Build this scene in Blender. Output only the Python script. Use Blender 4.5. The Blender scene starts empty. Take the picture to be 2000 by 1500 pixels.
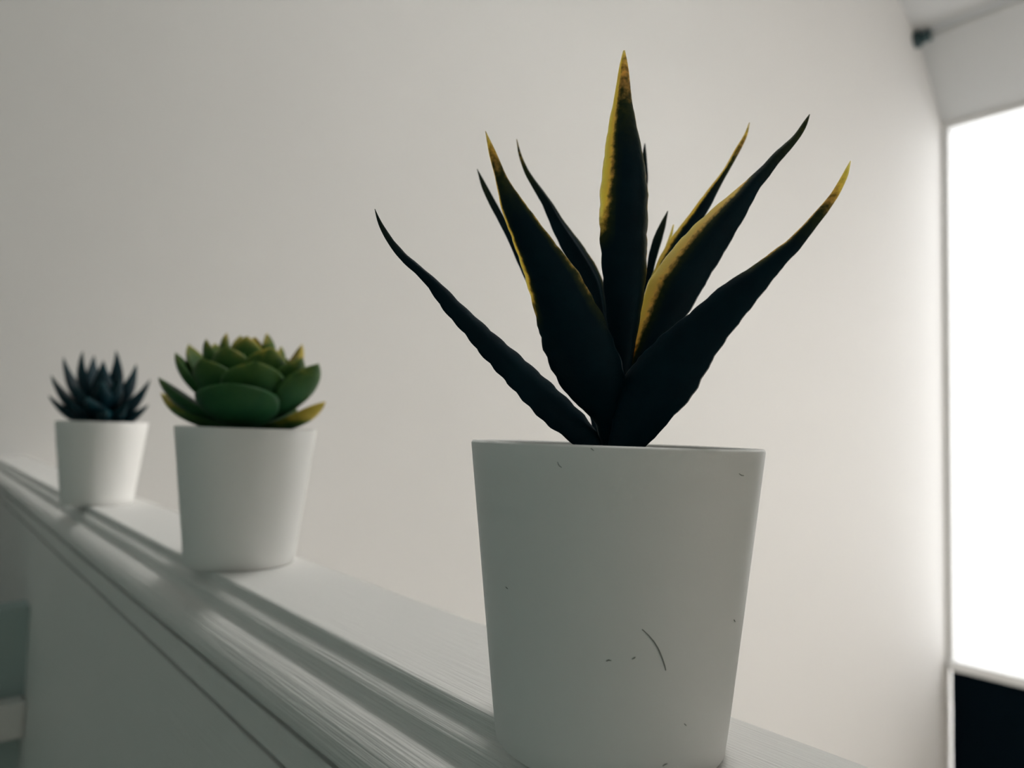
import bpy, bmesh, math, random
from mathutils import Vector, Matrix

random.seed(7)
S = bpy.context.scene
C = S.collection

# ------------------------------------------------------------------ camera
F_PX = 1398.2
YAW, PITCH, ROLL, ZC = 0.69826, 0.06722, 0.03214, 0.0612
CAM = Vector((0, 0, ZC))
fwd = Vector((math.sin(YAW) * math.cos(PITCH), math.cos(YAW) * math.cos(PITCH), math.sin(PITCH)))
_r = Vector((math.cos(YAW), -math.sin(YAW), 0))
_u = _r.cross(fwd)
right = math.cos(ROLL) * _r + math.sin(ROLL) * _u
up = -math.sin(ROLL) * _r + math.cos(ROLL) * _u
cam_d = bpy.data.cameras.new('camera')
cam_d.sensor_width = 36.0
cam_d.lens = F_PX / 2000 * 36.0
cam_d.clip_start = 0.005
cam_d.dof.use_dof = True
cam_d.dof.focus_distance = 0.142
cam_d.dof.aperture_fstop = 15.0
cam = bpy.data.objects.new('camera', cam_d)
C.objects.link(cam)
M3 = Matrix((right, up, -fwd)).transposed()
cam.matrix_world = Matrix.Translation(CAM) @ M3.to_4x4()
S.camera = cam

# ------------------------------------------------------------------ sky, daylight, exposure
W = bpy.data.worlds.new('overcast_sky')
S.world = W
W.use_nodes = True
bg = W.node_tree.nodes['Background']
bg.inputs['Color'].default_value = (1.0, 0.98, 0.955, 1)
bg.inputs['Strength'].default_value = 12.0
vs = S.view_settings
vs.view_transform = 'Standard'
vs.look = 'None'
vs.gamma = 1.0
vs.use_curve_mapping = False
vs.exposure = 1.5
S.cycles.use_denoising = True
S.cycles.max_bounces = 8
S.cycles.diffuse_bounces = 4
S.cycles.glossy_bounces = 2
S.cycles.transmission_bounces = 2
S.cycles.transparent_max_bounces = 6
S.cycles.caustics_reflective = False
S.cycles.caustics_refractive = False
S.cycles.use_adaptive_sampling = True
S.cycles.adaptive_threshold = 0.05

YB = 1.35            # back wall plane
XW = 3.955           # window wall plane
XL, YF = -1.9, -1.7  # walls behind the camera
ZF, ZCEIL = -2.0, 2.16
WIN_Y0, WIN_Y1, WIN_Z0, WIN_Z1 = 0.60, 1.335, -1.01, 1.70
W3_Y0, W3_Y1, W3_Z0, W3_Z1 = -1.65, -0.55, -0.70, 0.98
SKY_X0, SKY_X1, SKY_Y0, SKY_Y1 = 0.70, 1.75, 0.02, 0.84
WELL = 1.4           # depth of the added roof window's light well


def portal(name, loc, rot, sx, sy):
    d = bpy.data.lights.new(name, 'AREA')
    d.shape = 'RECTANGLE'
    d.size, d.size_y = sx, sy
    d.cycles.is_portal = True
    o = bpy.data.objects.new(name, d)
    o.location = loc
    o.rotation_euler = rot
    C.objects.link(o)


portal('added_roof_window_daylight', ((SKY_X0 + SKY_X1) / 2, (SKY_Y0 + SKY_Y1) / 2, ZCEIL + WELL + 0.02), (0, 0, 0),
       SKY_X1 - SKY_X0, SKY_Y1 - SKY_Y0)  # portal for the added roof window
portal('window_daylight', (XW + 0.13, (WIN_Y0 + WIN_Y1) / 2, (WIN_Z0 + WIN_Z1) / 2), (0, math.pi / 2, 0),
       WIN_Z1 - WIN_Z0, WIN_Y1 - WIN_Y0)

portal('added_side_window_daylight', (XW + 0.13, (W3_Y0 + W3_Y1) / 2, (W3_Z0 + W3_Z1) / 2), (0, math.pi / 2, 0),
       W3_Z1 - W3_Z0, W3_Y1 - W3_Y0)  # portal for the added side window

# ------------------------------------------------------------------ materials
def nmat(name):
    m = bpy.data.materials.new(name)
    m.use_nodes = True
    nt = m.node_tree
    return m, nt, nt.nodes['Principled BSDF']


def paint(name, col, rough=0.6, var=0.03, scale=6.0, bump=0.05, bscale=400.0, stretch=(1, 1, 1), bdist=0.0003):
    m, nt, b = nmat(name)
    N, L = nt.nodes, nt.links
    tc = N.new('ShaderNodeTexCoord')
    mp = N.new('ShaderNodeMapping')
    mp.inputs['Scale'].default_value = stretch
    L.new(tc.outputs['Object'], mp.inputs['Vector'])
    n1 = N.new('ShaderNodeTexNoise')
    n1.inputs['Scale'].default_value = scale
    n1.inputs['Detail'].default_value = 4
    L.new(mp.outputs[0], n1.inputs['Vector'])
    mx = N.new('ShaderNodeMix')
    mx.data_type = 'RGBA'
    mx.inputs[6].default_value = (*[c * (1 - var) for c in col], 1)
    mx.inputs[7].default_value = (*[min(1, c * (1 + var)) for c in col], 1)
    L.new(n1.outputs[0], mx.inputs[0])
    L.new(mx.outputs[2], b.inputs['Base Color'])
    b.inputs['Roughness'].default_value = rough
    if bump:
        n2 = N.new('ShaderNodeTexNoise')
        n2.inputs['Scale'].default_value = bscale
        n2.inputs['Detail'].default_value = 5
        L.new(mp.outputs[0], n2.inputs['Vector'])
        bp = N.new('ShaderNodeBump')
        bp.inputs['Strength'].default_value = bump
        bp.inputs['Distance'].default_value = bdist
        L.new(n2.outputs[0], bp.inputs['Height'])
        L.new(bp.outputs[0], b.inputs['Normal'])
    return m


def matte(m, spec):
    m.node_tree.nodes['Principled BSDF'].inputs['Specular IOR Level'].default_value = spec


MAT = {
    'wall': paint('wall_paint', (0.635, 0.628, 0.612), 0.75, 0.015, 1.5, 0.05, 60, bdist=0.002),
    'room': paint('sage_wall_paint', (0.54, 0.71, 0.70), 0.8, 0.03, 1.5, 0.05, 60, bdist=0.002),
    'warm': paint('cream_wall_paint', (0.90, 0.835, 0.765), 0.8, 0.03, 1.5, 0.05, 60, bdist=0.002),
    'floor': paint('floor_boards', (0.70, 0.66, 0.60), 0.5, 0.1, 3, 0.05, 60, (8, 1, 1)),
    'ceiling': paint('ceiling_paint', (0.56, 0.57, 0.57), 0.8, 0.015, 1.5, 0.05, 60, bdist=0.002),
    'ledge': paint('brushed_gloss_paint', (0.78, 0.77, 0.74), 0.45, 0.03, 30, 0.6, 26, (70, 1.2, 70), 0.0008),
    'pot': paint('matt_white_plastic', (0.86, 0.85, 0.825), 0.5, 0.012, 60, 0.16, 1500, bdist=0.00012),
    'teal': paint('teal_wall_paint', (0.36, 0.455, 0.44), 0.8, 0.03, 1.5, 0.05, 60, bdist=0.002),
    'soil': paint('dark_filler', (0.02, 0.025, 0.02), 0.9, 0.3, 300, 0.6, 900, bdist=0.001),
    'frame': paint('window_frame_white', (0.86, 0.87, 0.87), 0.4, 0.01, 3, 0),
    'navy': paint('navy_panel', (0.0008, 0.0045, 0.008), 0.9, 0.1, 3, 0),
    'dark': paint('dark_rubber', (0.02, 0.05, 0.055), 0.5, 0.1, 30, 0),
    'rod': paint('pale_metal', (0.55, 0.55, 0.53), 0.4, 0.02, 30, 0),
    'lint': paint('lint_grey', (0.15, 0.16, 0.14), 0.8, 0.1, 300, 0),
}

matte(MAT['navy'], 0.05)

# window panes: glass with a grey tint put in to cut the daylight
m, nt, b = nmat('dimming_pane')
N, L = nt.nodes, nt.links
tr = N.new('ShaderNodeBsdfTransparent')
gl = N.new('ShaderNodeBsdfGlossy')
gl.inputs['Roughness'].default_value = 0.15
ms = N.new('ShaderNodeMixShader')
ms.inputs[0].default_value = 0.04
L.new(tr.outputs[0], ms.inputs[1]); L.new(gl.outputs[0], ms.inputs[2])
L.new(ms.outputs[0], N['Material Output'].inputs['Surface'])
tr.inputs['Color'].default_value = (0.30, 0.303, 0.307, 1)
MAT['pane'] = m
m2 = m.copy(); m2.name = 'clear_pane'
m2.node_tree.nodes['Transparent BSDF'].inputs['Color'].default_value = (0.97, 0.97, 0.97, 1)
MAT['clear'] = m2
m3 = m.copy(); m3.name = 'side_dimming_pane'
m3.node_tree.nodes['Transparent BSDF'].inputs['Color'].default_value = (0.63, 0.63, 0.63, 1)  # tint dims the added side window
MAT['side_dimming'] = m3


def leaf_mat(name, base, base2, tint, sss, rough, spec=0.4, tint_noise=900.0, bump=0.25, olive=(0.05, 0.06, 0.012), young=(0.022, 0.105, 0.018), speckle=0.5):
    """plastic leaf: deep base colour, sprayed tint (on the aloe with edge glow and rim light painted in) where the 'tint' attribute is high"""
    m, nt, b = nmat(name)
    N, L = nt.nodes, nt.links
    at_ = N.new('ShaderNodeAttribute'); at_.attribute_name = 'tint'
    sep = N.new('ShaderNodeSeparateColor'); L.new(at_.outputs['Color'], sep.inputs[0])
    tc = N.new('ShaderNodeTexCoord')
    n1 = N.new('ShaderNodeTexNoise'); n1.inputs['Scale'].default_value = tint_noise; n1.inputs['Detail'].default_value = 3
    L.new(tc.outputs['Object'], n1.inputs['Vector'])
    # tint mask = attribute + speckle
    ma = N.new('ShaderNodeMath'); ma.operation = 'MULTIPLY_ADD'
    ma.inputs[1].default_value = 2.6 * speckle; ma.inputs[2].default_value = 1 - 1.3 * speckle
    L.new(n1.outputs[0], ma.inputs[0])
    mb = N.new('ShaderNodeMath'); mb.operation = 'MULTIPLY'
    L.new(sep.outputs[0], mb.inputs[0]); L.new(ma.outputs[0], mb.inputs[1])
    mr = N.new('ShaderNodeMapRange'); mr.interpolation_type = 'SMOOTHSTEP'
    mr.inputs['From Min'].default_value = 0.28; mr.inputs['From Max'].default_value = 0.88
    L.new(mb.outputs[0], mr.inputs['Value'])
    n3 = N.new('ShaderNodeTexNoise'); n3.inputs['Scale'].default_value = 120; n3.inputs['Detail'].default_value = 4
    L.new(tc.outputs['Object'], n3.inputs['Vector'])
    mbse = N.new('ShaderNodeMix'); mbse.data_type = 'RGBA'
    mbse.inputs[6].default_value = (*base, 1); mbse.inputs[7].default_value = (*base2, 1)
    L.new(n3.outputs[0], mbse.inputs[0])
    yg = N.new('ShaderNodeMix'); yg.data_type = 'RGBA'
    yg.inputs[7].default_value = (*young, 1)
    L.new(sep.outputs[1], yg.inputs[0]); L.new(mbse.outputs[2], yg.inputs[6])
    ol = N.new('ShaderNodeMix'); ol.data_type = 'RGBA'
    ol.inputs[7].default_value = (*olive, 1)
    m1 = N.new('ShaderNodeMapRange'); m1.inputs['From Min'].default_value = 0.03; m1.inputs['From Max'].default_value = 0.45
    L.new(mb.outputs[0], m1.inputs['Value'])
    L.new(m1.outputs[0], ol.inputs[0]); L.new(yg.outputs[2], ol.inputs[6])
    mx = N.new('ShaderNodeMix'); mx.data_type = 'RGBA'
    mx.inputs[7].default_value = (*tint, 1)
    L.new(mr.outputs[0], mx.inputs[0]); L.new(ol.outputs[2], mx.inputs[6])
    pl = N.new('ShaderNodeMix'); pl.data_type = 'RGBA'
    pl.inputs[7].default_value = (0.90, 0.90, 0.86, 1)  # pale window rim light painted into the right leaf edges
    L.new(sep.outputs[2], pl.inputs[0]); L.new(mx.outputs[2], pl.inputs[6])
    L.new(pl.outputs[2], b.inputs['Base Color'])
    sm = N.new('ShaderNodeMath'); sm.operation = 'MULTIPLY'; sm.inputs[1].default_value = sss
    L.new(mr.outputs[0], sm.inputs[0])
    L.new(sm.outputs[0], b.inputs['Subsurface Weight'])
    b.inputs['Subsurface Radius'].default_value = (1.0, 0.7, 0.25)
    b.inputs['Subsurface Scale'].default_value = 0.004
    b.inputs['Roughness'].default_value = rough
    b.inputs['Specular IOR Level'].default_value = spec
    bp = N.new('ShaderNodeBump'); bp.inputs['Strength'].default_value = bump; bp.inputs['Distance'].default_value = 0.0004
    L.new(n1.outputs[0], bp.inputs['Height']); L.new(bp.outputs[0], b.inputs['Normal'])
    return m


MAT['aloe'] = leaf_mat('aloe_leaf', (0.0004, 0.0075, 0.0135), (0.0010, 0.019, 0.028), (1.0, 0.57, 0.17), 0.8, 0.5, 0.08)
MAT['eche'] = leaf_mat('rosette_leaf', (0.006, 0.062, 0.030), (0.022, 0.105, 0.030), (0.46, 0.36, 0.05), 0.2, 0.55, 0.2, 250, olive=(0.075, 0.135, 0.02))
MAT['blue'] = leaf_mat('blue_leaf', (0.0004, 0.013, 0.021), (0.0010, 0.024, 0.034), (0.004, 0.06, 0.072), 0.0, 0.4, 0.22, 250, olive=(0.001, 0.03, 0.04))


# ------------------------------------------------------------------ helpers
def link(name, me, mat, parent=None, smooth=False):
    o = bpy.data.objects.new(name, me)
    C.objects.link(o)
    if mat:
        me.materials.append(mat)
    if smooth:
        for p in me.polygons:
            p.use_smooth = True
    if parent:
        o.parent = parent
    return o


def bm_obj(name, bm, mat, parent=None, smooth=False):
    bmesh.ops.recalc_face_normals(bm, faces=bm.faces)
    me = bpy.data.meshes.new(name)
    bm.to_mesh(me); bm.free()
    return link(name, me, mat, parent, smooth)


def add_box(bm, lo, hi):
    v = [bm.verts.new((x, y, z)) for x in (lo[0], hi[0]) for y in (lo[1], hi[1]) for z in (lo[2], hi[2])]
    for f in ((0, 1, 3, 2), (4, 6, 7, 5), (0, 4, 5, 1), (2, 3, 7, 6), (0, 2, 6, 4), (1, 5, 7, 3)):
        bm.faces.new([v[i] for i in f])


def box(name, lo, hi, mat, parent=None, bevel=0.0):
    bm = bmesh.new()
    add_box(bm, lo, hi)
    if bevel:
        bmesh.ops.bevel(bm, geom=bm.edges[:], offset=bevel, segments=3, affect='EDGES', profile=0.7)
    return bm_obj(name, bm, mat, parent)


def boxes(name, lst, mat, parent=None):
    bm = bmesh.new()
    for lo, hi in lst:
        add_box(bm, lo, hi)
    return bm_obj(name, bm, mat, parent)


def extrude_y(name, prof, y0, y1, mat, parent=None, ny=1):
    """closed profile of (x, z) points swept along y"""
    bm = bmesh.new()
    rings = []
    for k in range(ny + 1):
        y = y0 + (y1 - y0) * k / ny
        rings.append([bm.verts.new((x, y, z)) for x, z in prof])
    n = len(prof)
    for k in range(ny):
        for i in range(n):
            j = (i + 1) % n
            bm.faces.new((rings[k][i], rings[k][j], rings[k + 1][j], rings[k + 1][i]))
    bm.faces.new(rings[0]); bm.faces.new(rings[-1])
    return bm_obj(name, bm, mat, parent)


def struct(o):
    o['kind'] = 'structure'
    return o


def empty(name, loc):
    o = bpy.data.objects.new(name, None)
    o.empty_display_size = 0.02
    o.location = loc
    C.objects.link(o)
    return o


def tag(o, label, cat, group=None):
    o['label'] = label
    o['category'] = cat
    if group:
        o['group'] = group


def at(px, py, depth):
    """point of the place seen in direction (px, py) at a given depth in metres"""
    return CAM + depth * (fwd + right * ((px - 1000) / F_PX) + up * ((750 - py) / F_PX))


# ------------------------------------------------------------------ the room
T = 0.12
struct(box('floor', (XL - T, YF - T, ZF - T), (XW + T, YB + T, ZF), MAT['floor']))
struct(box('wall_back', (XL - T, YB, ZF), (XW + T + 0.05, YB + T, ZCEIL + 0.2), MAT['wall']))
struct(box('wall_left', (XL - T, YF - T, ZF), (XL, YB, ZCEIL + 0.2), MAT['room']))
struct(box('wall_front', (XL, YF - T, ZF), (XW + T, YF, ZCEIL + 0.2), MAT['warm']))
w = boxes('wall_right', [((XW, YF, ZF), (XW + T, W3_Y0, ZCEIL + 0.2)),
                         ((XW, W3_Y1, ZF), (XW + T, WIN_Y0, ZCEIL + 0.2)),
                         ((XW, W3_Y0, ZF), (XW + T, W3_Y1, W3_Z0)),
                         ((XW, W3_Y0, W3_Z1), (XW + T, W3_Y1, ZCEIL + 0.2)),
                         ((XW, WIN_Y0, WIN_Z1), (XW + T, YB, ZCEIL + 0.2)),
                         ((XW, WIN_Y0, ZF), (XW + T, YB, WIN_Z0 - 0.9)),
                         ((XW, WIN_Y1, WIN_Z0 - 0.9), (XW + T, YB, WIN_Z1))], MAT['wall'])
struct(w)
c = boxes('ceiling', [((XL - T, YF - T, ZCEIL), (SKY_X0, YB + T, ZCEIL + 0.15)),
                      ((SKY_X1, YF - T, ZCEIL), (XW + T, YB + T, ZCEIL + 0.15)),
                      ((SKY_X0, YF - T, ZCEIL), (SKY_X1, SKY_Y0, ZCEIL + 0.15)),
                      ((SKY_X0, SKY_Y1, ZCEIL), (SKY_X1, YB + T, ZCEIL + 0.15))], MAT['ceiling'])
struct(c)
zw0, zw1 = ZCEIL + 0.15, ZCEIL + WELL
lw = boxes('added_light_well', [((SKY_X0 - 0.08, SKY_Y0 - 0.08, zw0), (SKY_X0, SKY_Y1 + 0.08, zw1)),
                               ((SKY_X1, SKY_Y0 - 0.08, zw0), (SKY_X1 + 0.08, SKY_Y1 + 0.08, zw1)),
                               ((SKY_X0, SKY_Y0 - 0.08, zw0), (SKY_X1, SKY_Y0, zw1)),
                               ((SKY_X0, SKY_Y1, zw0), (SKY_X1, SKY_Y1 + 0.08, zw1))], MAT['ceiling'])
struct(lw)  # unseen shaft, added to send the roof light lower down the wall
# sloped soffit between the window head and the ceiling
s = extrude_y('soffit', [(XW, 1.715), (3.66, 2.05), (3.40, ZCEIL + 0.01), (XW, ZCEIL + 0.01)], YF, YB, MAT['ceiling'], None)
s.name = 'trim_1'
struct(s)

# tall corner window with a dark panel beneath the sill
win = empty('window_1', (XW, WIN_Y1, WIN_Z0))
win['kind'] = 'structure'


def wpart(name, lo, hi, mat, bevel=0.004, root=None):
    o = box(name, lo, hi, mat, None, bevel)
    root = root or win
    o.parent = root
    o.matrix_parent_inverse = Matrix.Translation(-Vector(root.location))
    return o


fx0, fx1 = XW + 0.005, XW + 0.075
wpart('frame_jamb', (fx0, WIN_Y1 - 0.018, WIN_Z0), (fx1, WIN_Y1, WIN_Z1), MAT['frame'])
wpart('frame_jamb', (fx0, WIN_Y0, WIN_Z0), (fx1, WIN_Y0 + 0.028, WIN_Z1), MAT['frame'])
wpart('frame_head', (fx0, WIN_Y0 + 0.028, WIN_Z1 - 0.02), (fx1, WIN_Y1 - 0.018, WIN_Z1), MAT['frame'])
wpart('window_sill', (fx0 - 0.02, WIN_Y0, WIN_Z0 - 0.01), (fx1, WIN_Y1, WIN_Z0 + 0.035), MAT['frame'])
wpart('pane', (XW + 0.045, WIN_Y0 + 0.028, WIN_Z0 + 0.035), (XW + 0.051, WIN_Y1 - 0.018, WIN_Z1 - 0.02), MAT['pane'], 0)
wpart('lower_panel', (XW - 0.004, WIN_Y0, WIN_Z0 - 0.9), (XW + 0.05, WIN_Y1 - 0.012, WIN_Z0 - 0.01), MAT['navy'], 0.002)

# unseen roof window, added to light the wall and the ledge
rw = empty('added_roof_window', ((SKY_X0 + SKY_X1) / 2, (SKY_Y0 + SKY_Y1) / 2, ZCEIL + WELL))
rw['kind'] = 'structure'
k = 0.03
for lo, hi in (((SKY_X0, SKY_Y0, ZCEIL + WELL - 0.05), (SKY_X0 + k, SKY_Y1, ZCEIL + WELL)),
               ((SKY_X1 - k, SKY_Y0, ZCEIL + WELL - 0.05), (SKY_X1, SKY_Y1, ZCEIL + WELL)),
               ((SKY_X0 + k, SKY_Y0, ZCEIL + WELL - 0.05), (SKY_X1 - k, SKY_Y0 + k, ZCEIL + WELL)),
               ((SKY_X0 + k, SKY_Y1 - k, ZCEIL + WELL - 0.05), (SKY_X1 - k, SKY_Y1, ZCEIL + WELL))):
    wpart('window_frame', lo, hi, MAT['frame'], 0.003, rw)
wpart('pane', (SKY_X0 + k, SKY_Y0 + k, ZCEIL + WELL - 0.03), (SKY_X1 - k, SKY_Y1 - k, ZCEIL + WELL - 0.024), MAT['clear'], 0, rw)

# unseen second window added farther along this wall to light the back wall evenly
w3 = empty('added_side_window', (XW, W3_Y1, W3_Z0))
w3['kind'] = 'structure'
for lo, hi in (((fx0, W3_Y1 - k, W3_Z0), (fx1, W3_Y1, W3_Z1)), ((fx0, W3_Y0, W3_Z0), (fx1, W3_Y0 + k, W3_Z1)),
               ((fx0, W3_Y0 + k, W3_Z1 - k), (fx1, W3_Y1 - k, W3_Z1)), ((fx0, W3_Y0 + k, W3_Z0), (fx1, W3_Y1 - k, W3_Z0 + k))):
    wpart('window_frame', lo, hi, MAT['frame'], 0.003, w3)
wpart('pane', (XW + 0.045, W3_Y0 + k, W3_Z0 + k), (XW + 0.051, W3_Y1 - k, W3_Z1 - k), MAT['side_dimming'], 0, w3)
# unseen square pillar added beside the camera to shade the nearest pot
struct(box('added_shade_pillar', (0.44, -0.24, ZF), (0.72, 0.095, ZCEIL), MAT['teal'], None, 0.004))

# slim curtain rod under the soffit, dark bracket where it meets the back wall
rod = empty('curtain_rod', (3.63, YB, 2.03))
tag(rod, 'slim pale curtain rod with a dark end bracket up in the corner above the window', 'curtain rod')


def cyl_y(name, x, z, r, y0, y1, mat, parent, seg=20, r1=None):
    bm = bmesh.new()
    a, b_ = [], []
    for i in range(seg):
        t = 2 * math.pi * i / seg
        a.append(bm.verts.new((x + r * math.cos(t), y0, z + r * math.sin(t))))
        rr = r if r1 is None else r1
        b_.append(bm.verts.new((x + rr * math.cos(t), y1, z + rr * math.sin(t))))
    for i in range(seg):
        j = (i + 1) % seg
        bm.faces.new((a[i], a[j], b_[j], b_[i]))
    bm.faces.new(a); bm.faces.new(b_)
    o = bm_obj(name, bm, mat, None, True)
    o.parent = parent
    o.matrix_parent_inverse = Matrix.Translation(-Vector(parent.location))
    return o


cyl_y('rod', 3.63, 2.03, 0.012, -0.3, YB - 0.02, MAT['rod'], rod)
cyl_y('bracket', 3.63, 2.03, 0.026, YB - 0.07, YB - 0.02, MAT['dark'], rod)
cyl_y('bracket_plate', 3.63, 2.03, 0.040, YB - 0.02, YB, MAT['dark'], rod)

# ------------------------------------------------------------------ moulded half wall (the ledge)
LY0, LY1 = -0.9, YB
led = empty('half_wall', (0.115, 0.2, ZF))
tag(led, 'white painted half wall with a moulded cap that carries the three pots', 'ledge')
INV = Matrix.Translation(-Vector(led.location))


def lp(o):
    o.parent = led
    o.matrix_parent_inverse = INV
    return o


def arc(cx, cz, r, a0, a1, n):
    return [(cx + r * math.cos(math.radians(a0 + (a1 - a0) * i / n)), cz + r * math.sin(math.radians(a0 + (a1 - a0) * i / n))) for i in range(n + 1)]


prof = [(0.1440, -0.0003), (0.1436, 0.0)]
prof += [(0.1018, 0.0), (0.1010, -0.0003), (0.1006, -0.0010), (0.1003, -0.0035), (0.0999, -0.0042)]
prof += [(0.0985, -0.0052), (0.0976, -0.0060), (0.0970, -0.0070), (0.0967, -0.0095), (0.0963, -0.0108), (0.0955, -0.0114)]
prof += [(0.0935, -0.0121), (0.0914, -0.0134), (0.0896, -0.0154), (0.0883, -0.0180), (0.0877, -0.0206), (0.0879, -0.0228), (0.0888, -0.0243), (0.0905, -0.0250)]
prof[-1] = (0.0940, -0.0254)
prof += [(0.1440, -0.0254)]
cap = lp(extrude_y('moulded_cap', prof, LY0, LY1, MAT['ledge']))
lp(box('slot_backing', (0.0950, LY0, -0.0274), (0.1400, LY1, -0.0254), MAT['ledge']))
lp(extrude_y('fascia', [(0.0904, -0.0274), (0.1400, -0.0274), (0.1400, -0.0376), (0.0906, -0.0376), (0.0899, -0.0370), (0.0899, -0.0280)], LY0, LY1, MAT['ledge']))
lp(box('groove_backing', (0.0935, LY0, -0.0394), (0.1390, LY1, -0.0376), MAT['ledge']))
lp(box('wall_panel', (0.0905, LY0, ZF), (0.1380, LY1, -0.0394), MAT['ledge']))

# low return wall that the half wall runs into, with a rail across it
ret = box('wall_return', (XL, 0.735, ZF), (0.0905, 0.765, -0.10), MAT['teal'])
struct(ret)
tr_ = box('trim_2', (XL, 0.715, -0.202), (0.0905, 0.735, -0.172), MAT['ledge'], None, 0.004)
struct(tr_)


# ------------------------------------------------------------------ pots
def lathe(name, prof, mat, parent, seg=96):
    bm = bmesh.new()
    rings = []
    for r, z in prof:
        if r < 1e-6:
            rings.append([bm.verts.new((0, 0, z))])
        else:
            rings.append([bm.verts.new((r * math.cos(2 * math.pi * i / seg), r * math.sin(2 * math.pi * i / seg), z)) for i in range(seg)])
    for a, b_ in zip(rings, rings[1:]):
        for i in range(seg):
            j = (i + 1) % seg
            if len(a) == 1:
                bm.faces.new((a[0], b_[i], b_[j]))
            elif len(b_) == 1:
                bm.faces.new((a[i], a[j], b_[0]))
            else:
                bm.faces.new((a[i], a[j], b_[j], b_[i]))
    return bm_obj(name, bm, mat, parent, True)


POT_H, RT, RB = 0.0594, 0.0300, 0.0231
POT_PROF = [(0, 0.0012), (RB - 0.0030, 0.0012), (RB - 0.0022, 0.0), (RB - 0.0007, 0.0), (RB - 0.0001, 0.0006)]
for i in range(1, 12):
    t = i / 12
    POT_PROF.append((RB + (RT - RB) * t, 0.0006 + (POT_H - 0.0012) * t))
POT_PROF += [(RT, POT_H - 0.0005), (RT - 0.0003, POT_H), (RT - 0.0011, POT_H), (RT - 0.0014, POT_H - 0.0004),
             (RT - 0.0024, POT_H - 0.009), (RT - 0.0042, POT_H - 0.022), (0, POT_H - 0.022)]
SOIL_PROF = [(0, 0.0505), (0.012, 0.0503), (0.022, 0.0498), (0.0268, 0.0490), (0.0262, 0.0450), (0, 0.0450)]
POTS = [(0.1137, 0.1014), (0.1169, 0.3231), (0.1095, 0.5961)]


def make_pot(root):
    p = lathe('pot', POT_PROF, MAT['pot'], root)
    lathe('soil', SOIL_PROF, MAT['soil'], root)
    return p


roots = []
for nm, (x, y), lab in zip(('potted_aloe', 'potted_echeveria', 'potted_succulent'), POTS,
                           ('large sharp artificial aloe with long pointed dark leaves in the nearest white pot',
                            'green rosette artificial succulent in the middle white pot',
                            'small dark blue spiky artificial succulent in the farthest white pot')):
    r = empty(nm, (x, y, 0))
    tag(r, lab, 'potted plant', 'potted artificial succulents on the ledge')
    roots.append(r)
pots = [make_pot(r) for r in roots]


# ------------------------------------------------------------------ leaf meshes
def resample(pts, n):
    d = [0.0]
    for a, b_ in zip(pts, pts[1:]):
        d.append(d[-1] + math.hypot(b_[0] - a[0], b_[1] - a[1]))
    out = []
    k = 0
    for i in range(n):
        t = d[-1] * (i / (n - 1))
        while k < len(d) - 2 and d[k + 1] < t:
            k += 1
        f = (t - d[k]) / max(1e-9, d[k + 1] - d[k])
        a, b_ = pts[k], pts[k + 1]
        out.append([a[0] + (b_[0] - a[0]) * f, a[1] + (b_[1] - a[1]) * f])
    for _ in range(2):
        sm = [q[:] for q in out]
        for i in range(1, n - 1):
            for c_ in (0, 1):
                sm[i][c_] = 0.25 * out[i - 1][c_] + 0.5 * out[i][c_] + 0.25 * out[i + 1][c_]
        out = sm
    return out


def sheet_mesh(name, rows_front, rows_back, tints, mat, root):
    """closed leaf from two skins that share their long edges; rows run from tip to base"""
    n, m_ = len(rows_front), len(rows_front[0])
    verts, tv = [], []
    off = Vector(root.location)
    fi = [[0] * m_ for _ in range(n)]
    bi = [[0] * m_ for _ in range(n)]
    for i in range(n):
        for j in range(m_):
            fi[i][j] = len(verts); verts.append(rows_front[i][j] - off); tv.append(tints[i][j])
    for i in range(n):
        for j in range(m_):
            if j in (0, m_ - 1):
                bi[i][j] = fi[i][j]
            else:
                bi[i][j] = len(verts); verts.append(rows_back[i][j] - off); tv.append(tints[i][j])
    faces = []
    for i in range(n - 1):
        for j in range(m_ - 1):
            faces.append((fi[i][j], fi[i][j + 1], fi[i + 1][j + 1], fi[i + 1][j]))
            faces.append((bi[i][j + 1], bi[i][j], bi[i + 1][j], bi[i + 1][j + 1]))
    faces.append([bi[0][j] for j in range(m_)] + [fi[0][j] for j in range(m_ - 2, 0, -1)])
    faces.append([fi[-1][j] for j in range(m_)] + [bi[-1][j] for j in range(m_ - 2, 0, -1)])
    me = bpy.data.meshes.new(name)
    me.from_pydata([tuple(v) for v in verts], [], faces)
    me.update()
    bm = bmesh.new(); bm.from_mesh(me)
    bmesh.ops.recalc_face_normals(bm, faces=bm.faces)
    bm.to_mesh(me); bm.free()
    a = me.attributes.new('tint', 'FLOAT_COLOR', 'POINT')
    for i, t in enumerate(tv):
        a.data[i].color = (t[0], t[1], t[2], 1)
    return link(name, me, mat, root, True)


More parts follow.
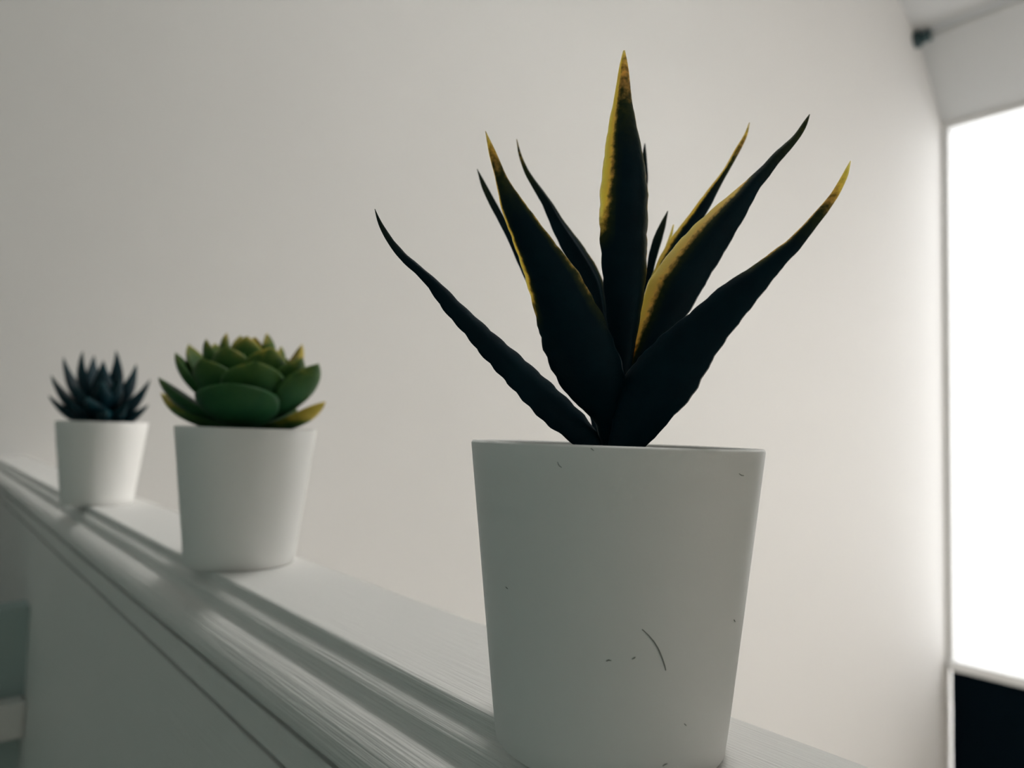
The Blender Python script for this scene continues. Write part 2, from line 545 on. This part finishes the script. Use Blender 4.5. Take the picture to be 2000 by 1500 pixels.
def aloe_leaf(eL, eR, d0, d1, bulge, tilt=0.0, gold=(0.3, 0.3), tip=0.6, thick=0.0011, n=84, teeth=0.04, curve=0.0, crease=0.0, rim_light=0.0):
    """a long blade given by its two margins; d0/d1 = depth of base and tip, tilt = how far the
    right margin lies behind the left one, bulge = convexity of the outer face"""
    L_, R_ = resample(eL, n), resample(eR, n)
    m_ = 13
    P = []
    for i in range(n):
        t = i / (n - 1)                      # 0 tip .. 1 base
        d = d1 + (d0 - d1) * t + curve * math.sin(math.pi * t)
        hw = 0.5 * math.hypot(L_[i][0] - R_[i][0], L_[i][1] - R_[i][1]) * d / F_PX
        P.append((at(L_[i][0], L_[i][1], d - tilt * hw), at(R_[i][0], R_[i][1], d + tilt * hw)))
    F, B, TT = [], [], []
    rnd = random.Random(int(eL[0][0] * 7 + eL[0][1]))
    ph = rnd.random() * 6
    for i in range(n):
        t = i / (n - 1)
        a, b_ = P[i]
        cc = (a + b_) / 2
        w_ = (b_ - a) / 2
        hw = w_.length
        i0, i1 = max(0, i - 1), min(n - 1, i + 1)
        tan = ((P[i1][0] + P[i1][1]) - (P[i0][0] + P[i0][1])).normalized()
        nn = tan.cross(w_)
        nn = nn.normalized() if nn.length > 1e-9 else -fwd
        if nn.dot(CAM - cc) < 0:
            nn = -nn
        jl = 1 + teeth * (abs(math.sin(i * 0.62 + ph)) - 0.6) * (1 if t > 0.1 else 0) + rnd.uniform(-.012, .012)
        jr = 1 + teeth * (abs(math.sin(i * 0.58 + ph + 1)) - 0.6) * (1 if t > 0.1 else 0) + rnd.uniform(-.012, .012)
        rf, rb, tt = [], [], []
        th = min(thick, hw * 0.9)
        for j in range(m_):
            s_ = math.sin((2 * j / (m_ - 1) - 1) * math.pi / 2)
            lat = s_ * (jl if s_ < 0 else jr)
            body = 1 - s_ * s_
            cr = crease * max(0.0, 1 - abs(s_) * 3)
            q = cc + w_ * lat
            rf.append(q + nn * (bulge * hw * body + th * 0.5 * math.sqrt(max(0, body)) + cr * hw))
            rb.append(q + nn * (bulge * hw * body - th * 0.5 * math.sqrt(max(0, body)) + cr * hw))
            g = 0.0  # gold margins: sprayed colour with backlight glow painted into it
            for side_, gp in ((-1, gold[0]), (1, gold[1])):
                if gp:
                    wd, t0, t1, st = gp
                    win_ = min(1.0, max(0.0, (t - t0) / 0.10 + 0.5)) * min(1.0, max(0.0, (t1 - t) / 0.16 + 0.5))
                    g = max(g, st * win_ * math.exp(-((1 - s_ * side_) / wd) ** 2))
            g = max(g, tip * math.exp(-(t / 0.16) ** 2))
            rim = rim_light * rnd.uniform(0.3, 1.0) if (j == m_ - 1 and 0.12 < t < 0.85) else 0.0  # bright rim from the window, put into the margin's colour
            tt.append((g, 0.0, rim))
        F.append(rf); B.append(rb); TT.append(tt)
    return sheet_mesh('leaf', F, B, TT, MAT['aloe'], roots[0])


D0 = 0.1504
# leftmost, low and curving up at its tip
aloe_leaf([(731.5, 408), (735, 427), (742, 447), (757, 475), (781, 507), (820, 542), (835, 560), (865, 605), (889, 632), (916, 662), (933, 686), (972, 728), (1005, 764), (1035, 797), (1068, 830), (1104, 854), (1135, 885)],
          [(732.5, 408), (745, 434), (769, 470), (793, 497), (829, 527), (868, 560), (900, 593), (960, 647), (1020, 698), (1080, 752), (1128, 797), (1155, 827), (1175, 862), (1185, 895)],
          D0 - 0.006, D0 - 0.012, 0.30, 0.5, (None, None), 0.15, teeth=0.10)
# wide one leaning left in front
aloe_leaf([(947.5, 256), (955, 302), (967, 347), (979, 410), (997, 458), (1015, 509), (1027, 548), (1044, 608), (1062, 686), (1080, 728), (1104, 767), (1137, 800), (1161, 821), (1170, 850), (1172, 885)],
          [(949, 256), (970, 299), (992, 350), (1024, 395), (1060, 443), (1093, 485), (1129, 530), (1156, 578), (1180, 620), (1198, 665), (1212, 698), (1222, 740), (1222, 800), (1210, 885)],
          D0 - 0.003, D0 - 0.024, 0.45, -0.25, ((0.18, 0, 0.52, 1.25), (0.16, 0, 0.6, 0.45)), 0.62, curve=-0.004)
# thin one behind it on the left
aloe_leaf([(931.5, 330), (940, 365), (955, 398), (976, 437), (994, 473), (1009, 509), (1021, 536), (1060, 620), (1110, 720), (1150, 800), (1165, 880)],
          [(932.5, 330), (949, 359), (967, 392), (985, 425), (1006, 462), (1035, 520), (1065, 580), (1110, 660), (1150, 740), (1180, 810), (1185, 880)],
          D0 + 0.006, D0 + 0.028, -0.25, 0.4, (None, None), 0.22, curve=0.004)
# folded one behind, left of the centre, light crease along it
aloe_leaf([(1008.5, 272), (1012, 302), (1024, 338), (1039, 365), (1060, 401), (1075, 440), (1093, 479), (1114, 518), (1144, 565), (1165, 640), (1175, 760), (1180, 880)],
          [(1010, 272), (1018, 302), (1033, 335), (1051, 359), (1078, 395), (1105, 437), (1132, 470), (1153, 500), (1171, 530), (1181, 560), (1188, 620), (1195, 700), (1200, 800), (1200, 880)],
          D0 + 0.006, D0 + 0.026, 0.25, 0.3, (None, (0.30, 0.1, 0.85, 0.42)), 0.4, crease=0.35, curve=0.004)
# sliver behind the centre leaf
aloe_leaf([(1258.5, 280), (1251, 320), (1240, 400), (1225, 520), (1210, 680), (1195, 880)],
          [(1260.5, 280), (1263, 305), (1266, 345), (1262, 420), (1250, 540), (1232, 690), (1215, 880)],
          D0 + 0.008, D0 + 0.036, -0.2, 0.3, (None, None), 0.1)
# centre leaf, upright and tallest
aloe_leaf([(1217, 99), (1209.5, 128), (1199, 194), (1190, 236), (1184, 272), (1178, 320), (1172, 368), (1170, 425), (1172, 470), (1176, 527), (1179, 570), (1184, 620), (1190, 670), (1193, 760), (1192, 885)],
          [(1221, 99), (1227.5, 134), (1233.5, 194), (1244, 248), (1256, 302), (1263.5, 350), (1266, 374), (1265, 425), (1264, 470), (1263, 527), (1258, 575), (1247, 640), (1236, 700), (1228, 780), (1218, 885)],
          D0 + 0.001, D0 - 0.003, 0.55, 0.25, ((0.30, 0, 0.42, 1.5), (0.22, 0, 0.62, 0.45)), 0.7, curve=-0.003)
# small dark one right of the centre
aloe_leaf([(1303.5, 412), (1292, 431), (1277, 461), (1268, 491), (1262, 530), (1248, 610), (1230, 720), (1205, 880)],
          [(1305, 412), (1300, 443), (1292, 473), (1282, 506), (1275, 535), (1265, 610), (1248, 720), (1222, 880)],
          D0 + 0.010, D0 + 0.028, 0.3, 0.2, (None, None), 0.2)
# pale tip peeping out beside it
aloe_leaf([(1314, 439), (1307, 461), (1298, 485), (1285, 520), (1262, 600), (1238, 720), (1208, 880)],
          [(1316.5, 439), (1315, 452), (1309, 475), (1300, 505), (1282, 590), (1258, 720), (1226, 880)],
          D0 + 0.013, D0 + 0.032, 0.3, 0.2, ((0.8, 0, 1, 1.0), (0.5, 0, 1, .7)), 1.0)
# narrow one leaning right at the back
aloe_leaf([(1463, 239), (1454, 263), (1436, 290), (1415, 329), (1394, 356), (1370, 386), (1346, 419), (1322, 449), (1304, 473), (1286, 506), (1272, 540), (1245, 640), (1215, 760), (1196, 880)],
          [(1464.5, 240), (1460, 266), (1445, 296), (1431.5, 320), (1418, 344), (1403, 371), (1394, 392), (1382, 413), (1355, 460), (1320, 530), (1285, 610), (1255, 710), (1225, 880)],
          D0 + 0.006, D0 + 0.026, 0.26, 0.35, ((0.28, 0, 0.9, 1.4), None), 0.6, curve=0.003, rim_light=0.9)
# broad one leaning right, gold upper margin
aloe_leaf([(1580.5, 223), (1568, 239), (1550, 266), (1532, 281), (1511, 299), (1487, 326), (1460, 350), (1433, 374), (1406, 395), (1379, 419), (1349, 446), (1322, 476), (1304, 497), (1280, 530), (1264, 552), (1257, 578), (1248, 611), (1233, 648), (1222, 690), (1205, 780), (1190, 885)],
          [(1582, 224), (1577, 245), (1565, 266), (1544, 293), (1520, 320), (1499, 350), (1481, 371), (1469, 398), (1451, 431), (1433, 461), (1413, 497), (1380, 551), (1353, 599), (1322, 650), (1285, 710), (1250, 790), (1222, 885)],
          D0 + 0.000, D0 + 0.006, 0.64, -0.30, ((0.55, 0.24, 0.82, 1.7), None), 0.32, curve=-0.002, rim_light=0.9)
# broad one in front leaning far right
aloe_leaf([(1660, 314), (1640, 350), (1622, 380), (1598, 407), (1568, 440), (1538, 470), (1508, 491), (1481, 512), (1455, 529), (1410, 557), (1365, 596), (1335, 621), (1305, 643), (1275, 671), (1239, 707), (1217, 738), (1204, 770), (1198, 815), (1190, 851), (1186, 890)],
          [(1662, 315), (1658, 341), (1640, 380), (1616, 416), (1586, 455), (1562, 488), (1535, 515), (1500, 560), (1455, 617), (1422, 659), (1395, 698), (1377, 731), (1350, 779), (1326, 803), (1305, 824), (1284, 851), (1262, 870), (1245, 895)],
          D0 - 0.008, D0 - 0.020, 0.36, -0.35, ((0.50, 0.0, 0.36, 0.75), None), 0.95, curve=-0.004, rim_light=0.9)
# short stem that gathers the blades
lathe('stem', [(0, 0.047), (0.0050, 0.047), (0.0046, 0.054), (0.0036, 0.060), (0, 0.062)], MAT['aloe'], roots[0], 24)


def fleshy_leaf(root, mat, base, tip, width, thick, prof, sag=0.15, tint=0.4, n=18, roll=0.0, cup=0.25, young=0.0):
    """thick pointed leaf from base to tip, upper face turned towards the plant's axis"""
    m_ = 9
    axis = Vector((root.location.x, root.location.y, 0))
    d = tip - base
    ln = d.length
    dn = d.normalized()
    rad = Vector((tip.x - axis.x, tip.y - axis.y, 0))
    rad = rad.normalized() if rad.length > 1e-5 else Vector((1, 0, 0))
    side = dn.cross(Vector((0, 0, 1)))
    if side.length < 0.35:
        side = rad.cross(Vector((0, 0, 1)))
    side = (side - dn * side.dot(dn)).normalized()
    nn = side.cross(dn).normalized()
    if nn.z < 0 or (abs(dn.z) > 0.8 and nn.dot(-rad) < 0):
        nn = -nn
    if roll:
        R = Matrix.Rotation(roll, 3, dn)
        side, nn = R @ side, R @ nn
    F, B, TT = [], [], []
    for i in range(n):
        t = i / (n - 1)                     # 0 tip .. 1 base
        u_ = 1 - t
        cc = base + d * u_ - nn * (sag * ln * 4 * u_ * (1 - u_) * 0.5)
        hw = max(0.00012, width / 2 * prof(u_))
        rf, rb, tt = [], [], []
        for j in range(m_):
            s_ = math.sin((2 * j / (m_ - 1) - 1) * math.pi / 2)
            body = math.sqrt(max(0.0, 1 - s_ * s_))
            lift = cup * hw * s_ * s_
            th = thick * (hw / (width / 2)) ** 0.7
            q = cc + side * (hw * s_) + nn * lift
            rf.append(q + nn * (th * 0.25 * body))
            rb.append(q - nn * (th * 0.75 * body))
            g = tint * (0.75 * math.exp(-(t / 0.22) ** 2) + 0.5 * abs(s_) ** 3 * u_ + 0.14 * u_)
            tt.append((g, young, 0.0))
        F.append(rf); B.append(rb); TT.append(tt)
    return sheet_mesh('leaf', F, B, TT, mat, root)


def ovate(u_):       # spoon-shaped, drawn out into a point
    if u_ < 0.62:
        return 0.45 + 0.55 * math.sin(math.pi / 2 * u_ / 0.62)
    v_ = (u_ - 0.62) / 0.38
    return max(0.015, (1 - v_ ** 2.1) ** 0.9 if v_ < 0.9 else (1 - 0.9 ** 2.1) ** 0.9 * (1 - v_) / 0.1)


def lance(u_):       # narrow, widest a little below the middle
    return max(0.02, (0.62 + 0.38 * math.sin(math.pi * min(1, u_ * 1.1 + 0.1))) * (1 - u_ ** 4.2))


# middle plant: green rosette
r2 = roots[1]
D2 = 0.3218
ax2 = Vector((POTS[1][0], POTS[1][1], 0))


def eche(px, py, dd, w_, bz, tint=0.5, sag=0.2, br=0.004, roll=0.0, cup=0.25):
    tip = at(px, py, D2 + dd)
    h = Vector((tip.x - ax2.x, tip.y - ax2.y, 0))
    h = h.normalized() if h.length > 1e-5 else Vector((0, 1, 0))
    base = ax2 + h * br + Vector((0, 0, bz))
    return fleshy_leaf(r2, MAT['eche'], base, tip, w_, 0.0042, ovate, sag, tint, roll=roll, cup=cup, young=min(1.0, max(0.0, (bz - 0.061) / 0.014)) * 0.8)


for a in [
    # low ring
    (314, 767, 0.002, 0.017, 0.0595, 1.0), (636, 784, -0.002, 0.016, 0.0595, 2.0), (309, 737, -0.006, 0.018, 0.062, 0.25),
    (622, 710, -0.012, 0.024, 0.062, 0.35), (452, 748, -0.034, 0.034, 0.0595, 0.12), (380, 790, 0.032, 0.022, 0.060, 0.3),
    (560, 790, 0.033, 0.022, 0.060, 0.6), (470, 790, 0.042, 0.024, 0.060, 0.3),
    # second ring
    (342, 688, -0.002, 0.018, 0.066, 0.35), (368, 672, 0.010, 0.017, 0.068, 0.5), (392, 700, -0.022, 0.026, 0.066, 0.3),
    (500, 706, -0.028, 0.026, 0.066, 0.3), (590, 698, -0.008, 0.020, 0.067, 0.4), (590, 672, 0.014, 0.018, 0.068, 1.5),
    (560, 700, 0.024, 0.020, 0.066, 0.4), (430, 700, 0.028, 0.020, 0.066, 0.4),
    # third ring
    (402, 662, -0.006, 0.016, 0.072, 0.4), (440, 676, -0.016, 0.021, 0.071, 0.4), (530, 678, -0.014, 0.020, 0.071, 0.5),
    (549, 676, 0.006, 0.016, 0.072, 0.5), (500, 668, 0.016, 0.016, 0.072, 0.5), (420, 670, 0.012, 0.016, 0.072, 0.5),
    # heart
    (443, 650, 0.000, 0.012, 0.076, 0.6), (482, 656, -0.008, 0.015, 0.075, 0.6), (521, 651, 0.003, 0.012, 0.076, 0.6),
    (470, 655, 0.006, 0.011, 0.077, 0.6), (498, 658, 0.001, 0.011, 0.077, 0.8),
]:
    eche(*a)
lathe('stem', [(0, 0.048), (0.007, 0.048), (0.0065, 0.060), (0.005, 0.074), (0, 0.079)], MAT['eche'], r2, 24)

# farthest plant: dark blue, narrow fleshy points
r3 = roots[2]
D3 = 0.5258
ax3 = Vector((POTS[2][0], POTS[2][1], 0))


def blue(px, py, dd, w_, bz, tint=0.4, sag=0.18, br=0.003):
    tip = at(px, py, D3 + dd)
    h = Vector((tip.x - ax3.x, tip.y - ax3.y, 0))
    h = h.normalized() if h.length > 1e-5 else Vector((0, 1, 0))
    base = ax3 + h * br + Vector((0, 0, bz))
    return fleshy_leaf(r3, MAT['blue'], base, tip, w_, 0.0075, lance, sag, tint, cup=0.15)


for a in [
    (95, 772, -0.004, 0.0110, 0.0600), (290, 790, -0.006, 0.0110, 0.0600), (100, 733, 0.000, 0.0135, 0.0620), (293, 741, -0.004, 0.0115, 0.0605),
    (168, 776, -0.033, 0.0140, 0.0630, 0.6, 0.0), (208, 801, -0.034, 0.0125, 0.0615, 0.6, 0.0), (130, 790, 0.030, 0.0130, 0.060), (250, 790, 0.030, 0.0130, 0.060),
    (190, 790, 0.036, 0.0130, 0.060), (136, 782, -0.024, 0.0115, 0.0605), (250, 786, -0.022, 0.0115, 0.0605),
    (124, 698, 0.004, 0.0130, 0.066), (266, 711, 0.002, 0.0155, 0.066), (146, 752, -0.020, 0.0130, 0.066), (200, 742, -0.026, 0.0150, 0.066, 0.5, 0.05),
    (235, 735, -0.012, 0.0140, 0.067),
    (162, 686, -0.006, 0.0175, 0.070), (184, 694, 0.006, 0.0150, 0.072), (226, 685, 0.002, 0.0125, 0.071), (202, 704, -0.010, 0.0150, 0.071),
]:
    blue(*a)
lathe('stem', [(0, 0.048), (0.006, 0.048), (0.0055, 0.060), (0.004, 0.070), (0, 0.074)], MAT['blue'], r3, 24)


# ------------------------------------------------------------------ lint and scuffs on the nearest pot
def on_pot(px, py):
    """where the line of sight meets the nearest pot's side"""
    v = fwd + right * ((px - 1000) / F_PX) + up * ((750 - py) / F_PX)
    cx, cy = POTS[0]
    lo = 0.08
    best = None
    for i in range(4000):
        d = lo + i * 0.00002
        q = CAM + v * d
        r = math.hypot(q.x - cx, q.y - cy)
        R = RB + (RT - RB) * q.z / POT_H
        if r <= R:
            best = q
            break
    q = best
    n_ = Vector((q.x - cx, q.y - cy, -(RT - RB) / POT_H * 0.027)).normalized()
    return q, n_


def tube(name, pts, r, mat, parent, seg=6):
    bm = bmesh.new()
    rings = []
    for i, (q, n_) in enumerate(pts):
        a = pts[max(0, i - 1)][0]; b_ = pts[min(len(pts) - 1, i + 1)][0]
        t = (b_ - a).normalized()
        s_ = t.cross(n_).normalized()
        rr = r * (0.35 + 0.65 * math.sin(math.pi * (i + 0.5) / len(pts)))
        c_ = q + n_ * (r * 0.8)
        rings.append([bm.verts.new(c_ + (s_ * math.cos(2 * math.pi * k_ / seg) + n_ * math.sin(2 * math.pi * k_ / seg)) * rr) for k_ in range(seg)])
    for a, b_ in zip(rings, rings[1:]):
        for k_ in range(seg):
            bm.faces.new((a[k_], a[(k_ + 1) % seg], b_[(k_ + 1) % seg], b_[k_]))
    bm.faces.new(rings[0]); bm.faces.new(rings[-1])
    o = bm_obj(name, bm, mat, None, True)
    if parent:
        o.parent = parent
        o.matrix_parent_inverse = Matrix.Translation(-Vector(parent.parent.location))
    return o


lint = tube('lint_fibre', [on_pot(*q) for q in ((1254, 1229), (1266, 1240), (1277, 1253), (1286, 1268), (1293, 1285), (1298, 1300), (1300, 1309))], 0.0001, MAT['lint'], None)
tag(lint, 'thin curved grey lint fibre clinging to the side of the nearest white pot', 'lint')
for pts in (((988, 1146), (990, 1148), (992, 1150)), ((1234, 1287), (1238, 1285), (1241, 1283)), ((1443, 925), (1447, 928), (1452, 929)),
            ((1089, 902), (1092, 909), (1097, 913)), ((1184, 1291), (1189, 1289), (1194, 1290)), ((1336, 1413), (1338, 1415), (1340, 1417)),
            ((1154, 875), (1157, 878), (1160, 880)), ((1433, 1210), (1434, 1212), (1435, 1214)), ((1294, 1496), (1298, 1493), (1303, 1491))):
    tube('scuff_mark', [on_pot(*q) for q in pts], 0.00008, MAT['lint'], pots[0])
